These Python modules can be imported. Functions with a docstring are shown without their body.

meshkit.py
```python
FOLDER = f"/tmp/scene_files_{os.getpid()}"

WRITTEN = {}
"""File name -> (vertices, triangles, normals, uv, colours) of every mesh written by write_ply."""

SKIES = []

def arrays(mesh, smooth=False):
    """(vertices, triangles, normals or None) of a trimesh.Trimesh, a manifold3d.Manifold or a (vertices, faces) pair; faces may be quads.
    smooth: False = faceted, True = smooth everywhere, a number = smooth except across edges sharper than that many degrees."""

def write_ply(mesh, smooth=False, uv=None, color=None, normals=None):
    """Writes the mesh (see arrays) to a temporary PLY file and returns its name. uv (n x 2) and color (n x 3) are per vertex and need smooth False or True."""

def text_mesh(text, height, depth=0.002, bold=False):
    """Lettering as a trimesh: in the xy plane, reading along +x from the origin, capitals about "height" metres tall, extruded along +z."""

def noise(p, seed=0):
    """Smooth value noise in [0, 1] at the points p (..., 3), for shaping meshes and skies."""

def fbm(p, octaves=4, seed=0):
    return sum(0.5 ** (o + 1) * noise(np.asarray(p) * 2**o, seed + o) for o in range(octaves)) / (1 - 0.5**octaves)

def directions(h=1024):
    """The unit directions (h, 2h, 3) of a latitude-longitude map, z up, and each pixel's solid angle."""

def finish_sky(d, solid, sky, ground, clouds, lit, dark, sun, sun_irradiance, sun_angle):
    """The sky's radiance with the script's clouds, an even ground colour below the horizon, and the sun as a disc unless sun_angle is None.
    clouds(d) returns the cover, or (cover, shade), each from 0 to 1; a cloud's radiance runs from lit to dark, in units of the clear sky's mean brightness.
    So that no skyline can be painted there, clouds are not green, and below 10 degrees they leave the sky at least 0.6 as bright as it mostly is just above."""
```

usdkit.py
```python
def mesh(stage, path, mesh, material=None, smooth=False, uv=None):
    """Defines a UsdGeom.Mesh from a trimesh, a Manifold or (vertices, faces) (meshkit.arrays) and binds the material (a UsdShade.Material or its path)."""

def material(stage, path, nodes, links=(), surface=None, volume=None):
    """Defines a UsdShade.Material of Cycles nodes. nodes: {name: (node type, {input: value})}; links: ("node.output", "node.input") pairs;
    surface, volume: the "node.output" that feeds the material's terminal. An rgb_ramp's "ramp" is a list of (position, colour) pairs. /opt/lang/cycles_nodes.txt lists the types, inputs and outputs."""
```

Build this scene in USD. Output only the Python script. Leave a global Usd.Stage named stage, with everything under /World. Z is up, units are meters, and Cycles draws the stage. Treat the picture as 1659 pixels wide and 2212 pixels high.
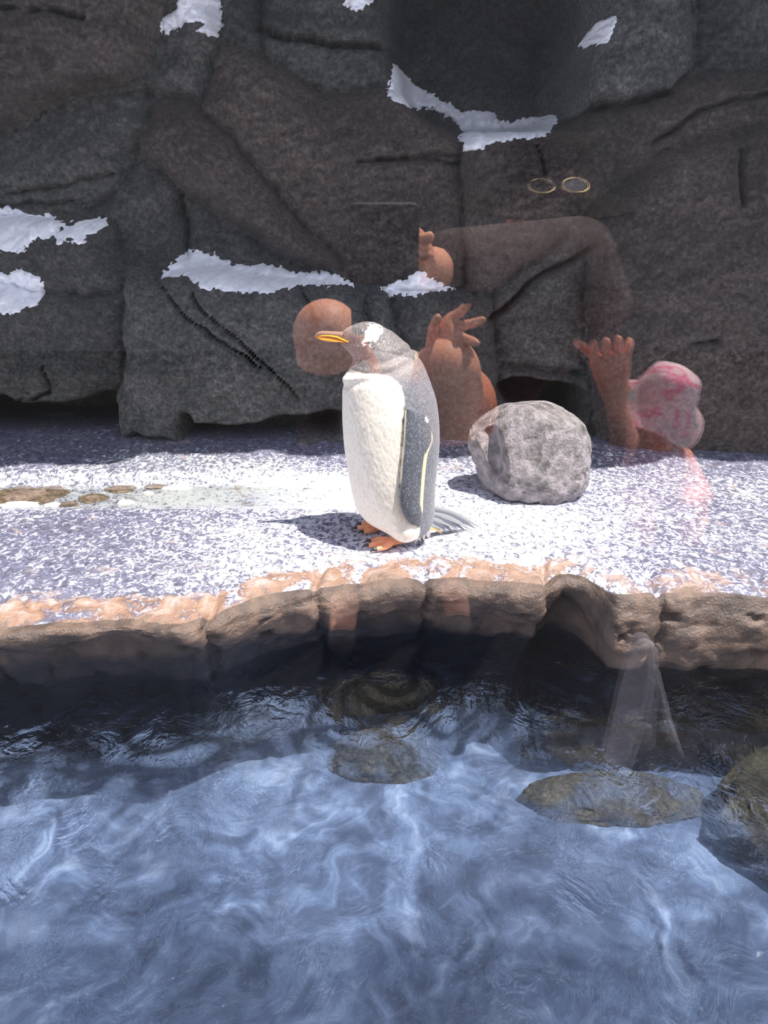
import math
import numpy as np
import trimesh, usdkit, meshkit, shapely
import manifold3d as m3
from scipy import ndimage
from scipy.interpolate import PchipInterpolator
from pxr import Usd, UsdGeom, UsdLux, UsdShade, Gf, Sdf, Vt

stage = Usd.Stage.CreateInMemory()
UsdGeom.SetStageUpAxis(stage, "Z")
UsdGeom.Xform.Define(stage, "/World")
rng = np.random.default_rng(7)

# ------------------------------------------------------------------ camera
W, H, FPX = 1659, 2212, 1665.0
PITCH = math.radians(20.0)
CAM = np.array([0.0, 0.0, 0.88])
cam = UsdGeom.Camera.Define(stage, "/World/camera")
cam.CreateHorizontalApertureAttr(36.0)
cam.CreateFocalLengthAttr(36.0 * FPX / W)
cam.CreateClippingRangeAttr((0.02, 200.0))
cam.CreateExposureAttr(0.0)
cam.AddTranslateOp().Set(tuple(CAM))
cam.AddRotateXOp().Set(70.0)

# ------------------------------------------------------------------ light
SUN = np.array([0.300, -0.245, 0.915]); SUN /= np.linalg.norm(SUN)
sun = UsdLux.DistantLight.Define(stage, "/World/sun")
sun.CreateIntensityAttr(2.85)
sun.CreateAngleAttr(0.53)
sun.CreateNormalizeAttr(True)
sun.CreateColorAttr(Gf.Vec3f(1.0, 0.95, 0.88))
zc = Gf.Rotation(Gf.Vec3d(0, 0, 1), Gf.Vec3d(*map(float, SUN)))
sun.AddTransformOp().Set(Gf.Matrix4d().SetRotate(zc))
sky = UsdLux.DomeLight.Define(stage, "/World/sky")
skym = usdkit.material(stage, "/World/Looks/sky", {
    "s": ("sky_texture", {"sky_type": "multiple_scattering", "sun_disc": False, "sun_elevation": 1.12, "sun_rotation": 2.1, "aerosol_density": 2.0}),
    "h": ("hsv", {"saturation": 0.42, "hue": 0.52}), "b": ("background_shader", {"strength": 0.185})}, [("s.color", "h.color"), ("h.color", "b.color")], surface="b.background")
UsdShade.MaterialBindingAPI.Apply(sky.GetPrim()).Bind(skym)


# ------------------------------------------------------------------ helpers
def ray(px, py):
    a, b = (np.asarray(px, float) - W / 2) / FPX, (H / 2 - np.asarray(py, float)) / FPX
    c, s = math.cos(PITCH), math.sin(PITCH)
    return np.stack([a + 0 * b, c + b * s + 0 * a, -s + b * c + 0 * a], -1)


def at_y(px, py, y):
    """The point of the vertical plane y that the photograph shows at (px, py)."""
    r = ray(px, py)
    return CAM + r * (np.asarray(y) / r[..., 1])[..., None]


def at_z(px, py, z=0.0):
    r = ray(px, py)
    return CAM + r * ((z - CAM[2]) / r[..., 2])[..., None]


def project(p):
    d = np.asarray(p, float) - CAM
    c, s = math.cos(PITCH), math.sin(PITCH)
    dep, up = d[..., 1] * c - d[..., 2] * s, d[..., 1] * s + d[..., 2] * c
    return W / 2 + FPX * d[..., 0] / dep, H / 2 - FPX * up / dep


def sstep(a, b, x):
    t = np.clip((np.asarray(x, float) - a) / (b - a), 0, 1)
    return t * t * (3 - 2 * t)


def fbm(p, o=4, seed=0):
    return meshkit.fbm(np.asarray(p, float), o, seed) - 0.5


taken = {}


def path_for(parent, name):
    base = (parent or "/World") + "/" + name
    k = taken.get(base, -1) + 1
    taken[base] = k
    return base if k == 0 else f"{base}_{k:03d}"


def keys(prim, label=None, cat=None, group=None, kind=None):
    for k, v in (("label", label), ("category", cat), ("group", group), ("kind", kind)):
        if v:
            prim.SetCustomDataByKey(k, v)


class Thing:
    def __init__(self, name, label=None, cat=None, loc=(0, 0, 0), group=None, kind=None):
        self.path, self.loc = path_for(None, name), np.array(loc, float)
        x = UsdGeom.Xform.Define(stage, self.path)
        if self.loc.any():
            x.AddTranslateOp().Set(Gf.Vec3d(*map(float, loc)))
        keys(x.GetPrim(), label, cat, group, kind)

    def part(self, name, mesh, mat, smooth=False, label=None, under=None, color=None, kind=None):
        """mesh in world coordinates; under: the path of a part that this is a sub-part of"""
        v, f = (np.array(mesh.vertices), np.array(mesh.faces)) if hasattr(mesh, "vertices") else (np.array(mesh[0]), np.array(mesh[1]))
        p = path_for(under or self.path, name)
        prim = usdkit.mesh(stage, p, (v - self.loc, f), mat, smooth)
        if color is not None:
            UsdGeom.PrimvarsAPI(prim).CreatePrimvar("plumage", Sdf.ValueTypeNames.Color3fArray, "vertex").Set(Vt.Vec3fArray.FromNumpy(np.asarray(color, np.float32)))
        keys(prim.GetPrim(), label, kind=kind)
        return p


def single(name, mesh, mat, smooth=False, label=None, cat=None, group=None, kind=None):
    p = path_for(None, name)
    prim = usdkit.mesh(stage, p, mesh, mat, smooth)
    keys(prim.GetPrim(), label, cat, group, kind)
    return p


def grid_faces(n, m, wrap=False):
    """rows n, columns m"""
    i, j = np.meshgrid(np.arange(n - 1), np.arange(m if wrap else m - 1), indexing="ij")
    a, b = i * m + j, i * m + (j + 1) % m
    return np.stack([a, b, b + m, a + m], -1).reshape(-1, 4)


def tri(q):
    return np.vstack([q[:, [0, 1, 2]], q[:, [0, 2, 3]]])


def sub(v, f):
    u, inv = np.unique(f, return_inverse=True)
    return v[u], inv.reshape(f.shape)


def mesh_n(stage_path, v, f, n, mat):
    """A mesh with given vertex normals, so that neighbouring pieces of one surface meet without a seam."""
    m = usdkit.mesh(stage, stage_path, (v, f), mat, False)
    m.CreateNormalsAttr(Vt.Vec3fArray.FromNumpy(n.astype(np.float32)))
    m.SetNormalsInterpolation("vertex")
    return m


def normals(v, f):
    n, c = np.zeros_like(v), np.cross(v[f[:, 1]] - v[f[:, 0]], v[f[:, 2]] - v[f[:, 0]])
    for k in range(3):
        np.add.at(n, f[:, k], c)
    return n / np.maximum(np.linalg.norm(n, axis=1, keepdims=True), 1e-12)


def loft(sections, cap=True):
    """sections: (n, m, 3) closed rings"""
    s = np.asarray(sections, float)
    n, m, _ = s.shape
    v, f = s.reshape(-1, 3), tri(grid_faces(n, m, True))
    if cap:
        v = np.vstack([v, s[0].mean(0), s[-1].mean(0)])
        k = np.arange(m)
        f = np.vstack([f, np.stack([(k + 1) % m, k, 0 * k + n * m], 1), np.stack([(n - 1) * m + k, (n - 1) * m + (k + 1) % m, 0 * k + n * m + 1], 1)])
    t = trimesh.Trimesh(v, f, process=False)
    if t.volume < 0:
        t.invert()
    return t


def ball(p, r, seg=20):
    return m3.Manifold.sphere(float(r), seg).translate([float(x) for x in p])


def bone(a, ra, b, rb, seg=20):
    return (ball(a, ra, seg) + ball(b, rb, seg)).hull()


def chain(points, radii, seg=20):
    out = m3.Manifold()
    for k in range(len(points) - 1):
        out += bone(points[k], radii[k], points[k + 1], radii[k + 1], seg)
    return out


def soften(man, edge=0.012, rounds=8):
    mm = man.refine_to_length(edge).to_mesh()
    t = trimesh.Trimesh(mm.vert_properties[:, :3], mm.tri_verts, process=True)
    if rounds:
        trimesh.smoothing.filter_taubin(t, lamb=0.5, nu=0.52, iterations=rounds)
    return t


# ------------------------------------------------------------------ materials
def material(name, nodes, links, surface="p.BSDF"):
    return usdkit.material(stage, "/World/Looks/" + name, nodes, links, surface=surface)


def flat(name, color, rough=0.6, **extra):
    return material(name, {"p": ("principled_bsdf", {"base_color": color, "roughness": rough, **extra})}, [])


def rock_material(name, ramp, scale=2.2, rough=0.75, bump=0.5, fine=60.0, tint=None, wet=None):
    nodes = {
        "g": ("geometry", {}),
        "n": ("noise_texture", {"scale": scale, "detail": 9.0, "roughness": 0.66, "distortion": 0.4}),
        "r": ("rgb_ramp", {"ramp": ramp}),
        "n2": ("noise_texture", {"scale": fine, "detail": 6.0, "roughness": 0.7}),
        "mp": ("mapping", {"scale": (1.0, 1.0, 1.5), "rotation": (0, 0.25, 0)}),
        "n3": ("noise_texture", {"scale": fine * 0.22, "detail": 8.0, "roughness": 0.65, "distortion": 0.8}),
        "add": ("math", {"math_type": "multiply_add", "value2": 1.8}),
        "b": ("bump", {"strength": bump, "distance": 0.03}),
        "r2": ("rgb_ramp", {"ramp": [(0.34, (0.45,) * 3), (0.5, (1,) * 3), (0.66, (1.9,) * 3)]}),
        "mx": ("mix", {"mix_type": "multiply", "fac": 1.0}),
        "p": ("principled_bsdf", {"roughness": rough, "specular_ior_level": 0.4}),
    }
    links = [("g.position", "n.vector"), ("g.position", "n2.vector"), ("g.position", "mp.vector"), ("mp.vector", "n3.vector"),
             ("n.fac", "r.fac"), ("n2.fac", "r2.fac"), ("r.color", "mx.color1"), ("r2.color", "mx.color2"), ("mx.color", "p.base_color"),
             ("n3.fac", "add.value1"), ("n2.fac", "add.value3"), ("add.value", "b.height"), ("b.normal", "p.normal")]
    return material(name, nodes, links)


M_WALL = rock_material("wall_rock", [(0.28, (0.032, 0.031, 0.029)), (0.45, (0.062, 0.060, 0.056)), (0.6, (0.085, 0.081, 0.075)), (0.78, (0.14, 0.132, 0.12))], bump=0.75)
M_WALL2 = rock_material("wall_rock_brown", [(0.28, (0.034, 0.030, 0.027)), (0.45, (0.068, 0.052, 0.046)), (0.62, (0.096, 0.073, 0.063)), (0.8, (0.14, 0.125, 0.11))], scale=1.7, bump=0.75)  # brown rock, reddened to paint in the pane's reddish reflection
M_WALL3 = rock_material("wall_rock_pale", [(0.28, (0.042, 0.041, 0.040)), (0.45, (0.082, 0.080, 0.077)), (0.6, (0.115, 0.111, 0.107)), (0.8, (0.20, 0.19, 0.18))], scale=3.0, bump=0.8)
M_SNOW = material("painted_snow", {
    "g": ("geometry", {}), "n": ("noise_texture", {"scale": 45.0, "detail": 6.0, "roughness": 0.65}),
    "r": ("rgb_ramp", {"ramp": [(0.25, (0.60, 0.60, 0.66)), (0.5, (0.80, 0.79, 0.84)), (0.8, (0.86, 0.85, 0.88))]}),
    "b": ("bump", {"strength": 0.6, "distance": 0.01}), "p": ("principled_bsdf", {"roughness": 0.8})},
    [("g.position", "n.vector"), ("n.fac", "r.fac"), ("r.color", "p.base_color"), ("n.fac", "b.height"), ("b.normal", "p.normal")])


def floor_material(name, rim):
    """White paint worn to pits of dark wet rock; at the rim the paint gives way to orange algae and bare brown rock (by the height of the rim)."""
    nodes = {
        "g": ("geometry", {}), "xyz": ("separate_xyz", {}),
        "mp": ("mapping", {"scale": (1.0, 0.8, 1.0), "rotation": (0, 0, 0.45)}),
        "n": ("noise_texture", {"scale": 56.0, "detail": 6.0, "roughness": 0.66, "distortion": 1.0}),
        "big": ("noise_texture", {"scale": 1.6, "detail": 4.0, "roughness": 0.6}),
        "wear": ("attribute", {"attribute": "wear"}),
        "sh": ("math", {"math_type": "multiply_add", "value2": 0.30, "value3": -0.15}),
        "s1": ("math", {"math_type": "add"}), "s2": ("math", {"math_type": "add"}),
        "r": ("rgb_ramp", {"ramp": [(0.38, (0.74, 0.73, 0.79)), (0.48, (0.58, 0.57, 0.65)), (0.535, (0.16, 0.16, 0.215)), (0.75, (0.07, 0.07, 0.10))]}),
        "tone": ("rgb_ramp", {"ramp": [(0.30, (0.96, 1.0, 0.90)), (0.45, (1.0, 1.0, 1.0)), (0.6, (0.93, 0.92, 1.0)), (0.75, (1.0, 0.95, 0.93))]}),  # greenish, lavender and pink casts of the pane's glare painted into the floor
        "m0": ("mix", {"mix_type": "multiply", "fac": 1.0}),
        "nb": ("noise_texture", {"scale": 9.0, "detail": 7.0, "roughness": 0.65, "distortion": 0.6}),
        "brown": ("rgb_ramp", {"ramp": [(0.28, (0.038, 0.027, 0.023)), (0.48, (0.105, 0.072, 0.058)), (0.62, (0.17, 0.11, 0.08)), (0.78, (0.27, 0.18, 0.14))]}),
        "algae": ("rgb_ramp", {"ramp": [(0.3, (0.10, 0.06, 0.035)), (0.45, (0.21, 0.115, 0.068)), (0.55, (0.33, 0.21, 0.155)), (0.66, (0.44, 0.37, 0.36))]}),
        "am": ("attribute", {"attribute": "algae"}), "bm": ("attribute", {"attribute": "bare"}),
        "j1": ("math", {"math_type": "multiply_add", "value2": 2.6, "value3": -1.3}), "j2": ("math", {"math_type": "add"}), "j3": ("math", {"math_type": "add"}),
        "c1": ("map_range", {"from_min": 0.25, "from_max": 0.6, "clamp": True}), "c2": ("map_range", {"from_min": 0.35, "from_max": 0.6, "clamp": True}),
        "m1": ("mix", {}), "m2": ("mix", {}), "m3": ("mix", {"color2": (0.010, 0.011, 0.017)}), "wm": ("attribute", {"attribute": "wetrock_shade"}),  # near-black mix: wet tone deepened by painted shade under the ledge
        "hb": ("math", {"math_type": "multiply_add", "value2": -0.9}),
        "fine": ("noise_texture", {"scale": 150.0, "detail": 4.0, "roughness": 0.6}),
        "b": ("bump", {"strength": 0.6, "distance": 0.008}),
        "ro": ("map_range", {"from_min": 0.4, "from_max": 0.62, "to_min": 0.55, "to_max": 0.28, "clamp": True}),
        "p": ("principled_bsdf", {"specular_ior_level": 0.5}),
    }
    links = [("g.position", "mp.vector"), ("mp.vector", "n.vector"), ("g.position", "big.vector"), ("g.position", "nb.vector"), ("g.position", "fine.vector"),
             ("big.fac", "sh.value1"), ("n.fac", "s1.value1"), ("sh.value", "s1.value2"), ("s1.value", "s2.value1"), ("wear.fac", "s2.value2"), ("s2.value", "r.fac"),
             ("big.fac", "tone.fac"), ("r.color", "m0.color1"), ("tone.color", "m0.color2"),
             ("nb.fac", "brown.fac"), ("nb.fac", "algae.fac"), ("nb.fac", "j1.value1"),
             ("am.fac", "j2.value1"), ("j1.value", "j2.value2"), ("bm.fac", "j3.value1"), ("j1.value", "j3.value2"),
             ("j2.value", "c1.value"), ("j3.value", "c2.value"),
             ("c1.result", "m1.fac"), ("m0.color", "m1.color1"), ("algae.color", "m1.color2"),
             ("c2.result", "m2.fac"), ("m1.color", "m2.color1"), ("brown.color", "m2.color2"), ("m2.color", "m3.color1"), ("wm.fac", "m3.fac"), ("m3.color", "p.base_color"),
             ("n.fac", "hb.value1"), ("fine.fac", "hb.value3"), ("hb.value", "b.height"), ("b.normal", "p.normal"), ("n.fac", "ro.value"), ("ro.result", "p.roughness")]
    return material(name, nodes, links)


M_FLOOR = floor_material("painted_rock_floor", False)
M_BOULDER = material("boulder_rock", {
    "t": ("geometry", {}),
    "n": ("noise_texture", {"scale": 26.0, "detail": 9.0, "roughness": 0.78, "distortion": 0.4}),
    "v": ("voronoi_texture", {"feature": "smooth_f1", "scale": 15.0, "smoothness": 0.3, "randomness": 1.0}),
    "dn": ("noise_texture", {"scale": 13.0, "detail": 4.0, "roughness": 0.6}), "ds": ("mix", {"mix_type": "add", "fac": 0.16}),
    "vr": ("rgb_ramp", {"ramp": [(0.0, (0.46, 0.44, 0.43)), (0.22, (0.56, 0.54, 0.53)), (0.46, (1.05, 1.02, 1.04))]}),
    "r": ("rgb_ramp", {"ramp": [(0.3, (0.09, 0.08, 0.078)), (0.43, (0.18, 0.165, 0.16)), (0.54, (0.30, 0.272, 0.275)), (0.68, (0.46, 0.415, 0.425))]}),
    "m": ("mix", {"mix_type": "multiply", "fac": 1.0}),
    "n2": ("noise_texture", {"scale": 120.0, "detail": 5.0, "roughness": 0.7}),
    "ba": ("math", {"math_type": "multiply_add", "value2": 0.6}),
    "b": ("bump", {"strength": 1.0, "distance": 0.016}), "p": ("principled_bsdf", {"roughness": 0.6})},
    [("t.position", "n.vector"), ("t.position", "ds.color1"), ("t.position", "dn.vector"), ("dn.color", "ds.color2"), ("ds.color", "v.vector"), ("t.position", "n2.vector"), ("v.distance", "vr.fac"), ("n.fac", "r.fac"),
     ("r.color", "m.color1"), ("vr.color", "m.color2"), ("m.color", "p.base_color"), ("n2.fac", "ba.value1"), ("v.distance", "ba.value3"), ("ba.value", "b.height"), ("b.normal", "p.normal")])
M_POOL = material("pool_bottom", {  # swirled pale and dark blues paint rippled light patches into the bottom
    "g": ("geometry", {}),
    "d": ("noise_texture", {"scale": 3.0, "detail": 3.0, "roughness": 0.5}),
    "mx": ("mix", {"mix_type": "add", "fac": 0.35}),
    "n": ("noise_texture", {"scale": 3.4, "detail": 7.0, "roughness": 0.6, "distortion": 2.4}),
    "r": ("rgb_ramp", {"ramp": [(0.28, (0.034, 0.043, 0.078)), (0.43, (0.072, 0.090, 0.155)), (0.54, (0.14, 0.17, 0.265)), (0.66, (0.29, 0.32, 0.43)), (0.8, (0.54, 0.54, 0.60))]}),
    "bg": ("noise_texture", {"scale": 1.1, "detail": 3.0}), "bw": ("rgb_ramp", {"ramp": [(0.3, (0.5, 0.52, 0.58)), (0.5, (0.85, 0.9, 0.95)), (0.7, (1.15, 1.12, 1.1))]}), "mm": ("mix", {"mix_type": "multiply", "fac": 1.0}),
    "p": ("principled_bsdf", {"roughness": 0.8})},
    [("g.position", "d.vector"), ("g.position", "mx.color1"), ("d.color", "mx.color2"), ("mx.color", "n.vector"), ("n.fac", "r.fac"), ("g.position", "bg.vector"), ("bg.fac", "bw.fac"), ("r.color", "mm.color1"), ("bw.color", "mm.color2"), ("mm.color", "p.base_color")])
# water: sunlight passes, the surface bends and mirrors; ridged noise lets more and less through, standing in for caustics on the bottom
M_WATER = material("pool_water", {
    "g": ("geometry", {}),
    "mp": ("mapping", {"scale": (1.0, 0.75, 1.0)}),
    "n": ("noise_texture", {"scale": 7.0, "detail": 4.0, "roughness": 0.55, "distortion": 1.6}),
    "n2": ("noise_texture", {"scale": 26.0, "detail": 3.0, "roughness": 0.5, "distortion": 1.0}),
    "ad": ("math", {"math_type": "multiply_add", "value2": 3.2}),
    "b": ("bump", {"strength": 0.5, "distance": 0.02}),
    "rd": ("noise_texture", {"type": "ridged_multifractal", "scale": 4.5, "detail": 3.0, "roughness": 0.5, "distortion": 1.8, "gain": 1.5, "offset": 0.9}),
    "k": ("map_range", {"from_min": 0.25, "from_max": 0.95, "to_min": 0.62, "to_max": 0.15, "clamp": True}),
    "t": ("transparent_bsdf", {"color": (0.86, 0.92, 0.96)}),
    "rf": ("refraction_bsdf", {"color": (0.86, 0.92, 0.96), "IOR": 1.33, "roughness": 0.02}),
    "gl": ("glossy_bsdf", {"color": (1, 1, 1), "roughness": 0.02}),
    "fr": ("fresnel", {"IOR": 1.33}),
    "m1": ("mix_closure", {}), "m2": ("mix_closure", {})},
    [("g.position", "mp.vector"), ("mp.vector", "n.vector"), ("mp.vector", "n2.vector"), ("mp.vector", "rd.vector"), ("n.fac", "ad.value1"), ("n2.fac", "ad.value3"), ("ad.value", "b.height"),
     ("b.normal", "rf.normal"), ("b.normal", "gl.normal"), ("rd.fac", "k.value"), ("k.result", "m1.fac"), ("t.BSDF", "m1.closure1"), ("rf.BSDF", "m1.closure2"),
     ("fr.fac", "m2.fac"), ("m1.closure", "m2.closure1"), ("gl.BSDF", "m2.closure2")], surface="m2.closure")
M_PANE = material("viewing_pane", {
    "lw": ("layer_weight", {"blend": 0.5}),
    "pw": ("math", {"math_type": "power", "value2": 5.0}),
    "k": ("math", {"math_type": "multiply_add", "value2": 0.90, "value3": 0.095}),
    "t": ("transparent_bsdf", {"color": (0.985, 0.99, 0.99)}), "gl": ("glossy_bsdf", {"color": (1, 1, 1), "roughness": 0.0}), "m": ("mix_closure", {})},
    [("lw.facing", "pw.value1"), ("pw.value", "k.value1"), ("k.value", "m.fac"), ("t.BSDF", "m.closure1"), ("gl.BSDF", "m.closure2")], surface="m.closure")
M_PUDDLE = material("puddle_water", {
    "g": ("geometry", {}), "n": ("noise_texture", {"scale": 30.0, "detail": 2.0}), "b": ("bump", {"strength": 0.08, "distance": 0.004}),
    "lw": ("fresnel", {"IOR": 1.33}), "t": ("transparent_bsdf", {"color": (0.90, 0.93, 0.90)}), "gl": ("glossy_bsdf", {"color": (1, 1, 1), "roughness": 0.04}), "m": ("mix_closure", {})},
    [("g.position", "n.vector"), ("n.fac", "b.height"), ("b.normal", "gl.normal"), ("lw.fac", "m.fac"), ("t.BSDF", "m.closure1"), ("gl.BSDF", "m.closure2")], surface="m.closure")
M_PLUME = material("plumage", {
    "a": ("attribute", {"attribute": "plumage"}), "t": ("geometry", {}),
    "mp": ("mapping", {"scale": (1.0, 1.0, 0.55)}),
    "v": ("voronoi_texture", {"scale": 230.0, "randomness": 0.9}),
    "vr": ("rgb_ramp", {"ramp": [(0.0, (0.5,) * 3), (0.25, (0.2,) * 3), (0.45, (0.0,) * 3)]}),
    "lum": ("rgb_to_bw", {}), "dk": ("map_range", {"from_min": 0.16, "from_max": 0.35, "to_min": 1.0, "to_max": 0.0, "clamp": True}),
    "ml": ("math", {"math_type": "multiply"}),
    "mx": ("mix", {"mix_type": "mix", "color2": (0.55, 0.56, 0.60)}),
    "n": ("noise_texture", {"scale": 130.0, "detail": 3.0, "roughness": 0.6}),
    "nr": ("rgb_ramp", {"ramp": [(0.25, (0.80, 0.78, 0.76)), (0.55, (1, 1, 1))]}),
    "m2": ("mix", {"mix_type": "multiply", "fac": 1.0}),
    "b": ("bump", {"strength": 0.4, "distance": 0.003}), "p": ("principled_bsdf", {"roughness": 0.6, "specular_ior_level": 0.35, "sheen_weight": 0.15})},
    [("t.position", "mp.vector"), ("mp.vector", "v.vector"), ("mp.vector", "n.vector"), ("v.distance", "vr.fac"), ("a.color", "lum.color"), ("lum.val", "dk.value"), ("vr.color", "ml.value1"), ("dk.result", "ml.value2"),
     ("ml.value", "mx.fac"), ("a.color", "mx.color1"), ("n.fac", "nr.fac"), ("mx.color", "m2.color1"), ("nr.color", "m2.color2"), ("m2.color", "p.base_color"), ("n.fac", "b.height"), ("b.normal", "p.normal")])
M_ORANGE = flat("beak_orange", (0.95, 0.36, 0.01), 0.35)
M_CULMEN = flat("beak_dark", (0.20, 0.12, 0.085), 0.4)
M_FOOT = material("foot_skin", {"t": ("geometry", {}), "n": ("noise_texture", {"scale": 90.0, "detail": 3.0}), "r": ("rgb_ramp", {"ramp": [(0.3, (0.72, 0.26, 0.13)), (0.7, (0.88, 0.38, 0.20))]}),
    "b": ("bump", {"strength": 0.3, "distance": 0.002}), "p": ("principled_bsdf", {"roughness": 0.45})}, [("t.position", "n.vector"), ("n.fac", "r.fac"), ("r.color", "p.base_color"), ("n.fac", "b.height"), ("b.normal", "p.normal")])
M_CLAW = flat("claw", (0.03, 0.028, 0.03), 0.35)
M_TAIL = flat("tail_grey", (0.10, 0.11, 0.13), 0.5)
M_TAIL3 = flat("tail_pale_grey", (0.24, 0.24, 0.25), 0.5)
M_TAIL2 = flat("tail_amber", (0.62, 0.40, 0.16), 0.5)

# ------------------------------------------------------------------ the rock wall
# outlines of the moulded rocks, traced on the photograph; (base depth behind y = 3.3, material)
ROCKS = [
    ([(-200, -500), (340, -500), (345, 75), (310, 130), (190, 190), (60, 270), (-200, 330)], -0.10, 1),
    ([(-200, 335), (60, 270), (150, 212), (310, 212), (332, 225), (305, 338), (235, 430), (110, 462), (-200, 450)], 0.05, 0),
    ([(340, -60), (470, -60), (478, 92), (422, 222), (322, 215), (318, 130), (345, 75)], 0.03, 0),
    ([(332, 225), (422, 222), (560, 372), (700, 545), (745, 602), (640, 575), (530, 505), (400, 432), (305, 340)], -0.02, 1),
    ([(305, 340), (384, 422), (398, 545), (350, 592), (275, 575), (235, 480), (200, 462)], 0.04, 0),
    ([(384, 422), (480, 450), (532, 508), (660, 582), (745, 602), (560, 572), (470, 540), (398, 545)], 0.12, 2),
    ([(-200, 455), (110, 462), (200, 462), (240, 480), (275, 575), (275, 642), (100, 632), (-200, 600)], -0.05, 0),
    ([(-200, 600), (100, 632), (275, 642), (268, 800), (262, 1010), (-200, 1010)], -0.10, 0),
    ([(275, 580), (350, 600), (640, 642), (742, 625), (786, 628), (800, 700), (820, 1010), (262, 1010), (268, 800)], -0.16, 2),
    ([(786, 628), (842, 632), (862, 720), (905, 860), (920, 1010), (815, 1010), (800, 700)], -0.10, 2),
    ([(842, 632), (1000, 622), (1060, 690), (1075, 790), (1085, 1010), (915, 1010), (905, 860), (862, 720)], -0.06, 0),
    ([(422, 222), (478, 92), (562, 120), (700, 190), (838, 200), (905, 235), (1000, 290), (1003, 420), (1003, 622), (842, 630), (745, 602), (700, 545), (560, 372)], 0.02, 1),
    ([(470, -60), (570, -60), (560, 60), (572, 120), (478, 92)], 0.10, 0),
    ([(560, -400), (850, -400), (850, 110), (838, 200), (700, 190), (572, 120), (560, 40)], 0.06, 0),
    ([(850, -400), (1260, -400), (1255, 60), (1232, 190), (1205, 258), (1060, 268), (1000, 262), (905, 205), (850, 140)], 0.62, 0),
    ([(1255, -400), (1505, -400), (1505, 130), (1440, 205), (1225, 248), (1236, 190)], -0.02, 2),
    ([(1505, -400), (1900, -400), (1900, 130), (1505, 160)], 0.12, 0),
    ([(1000, 290), (1225, 250), (1440, 205), (1505, 150), (1900, 130), (1900, 240), (1659, 260), (1420, 320), (1250, 480), (1130, 570), (1003, 620)], -0.02, 1),
    ([(1420, 320), (1659, 260), (1900, 240), (1900, 1060), (1300, 1060), (1275, 800), (1262, 560), (1240, 500)], -0.12, 1),
    ([(1060, 690), (1130, 575), (1245, 490), (1268, 640), (1272, 800), (1080, 790)], 0.0, 0),
    ([(1078, 785), (1275, 795), (1300, 1060), (1085, 1060)], -0.03, 0),
]
xs = np.arange(-3.0, 3.0001, 0.009)
zs = np.concatenate([np.arange(-0.12, 1.80, 0.009), np.arange(1.80, 2.75, 0.018)])
X, Z = np.meshgrid(xs, zs)
P0 = np.stack([X, 0 * X, Z], -1)
far_seed = rng.uniform([-3.1, 1.5], [3.1, 2.8], (40, 2))


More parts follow.
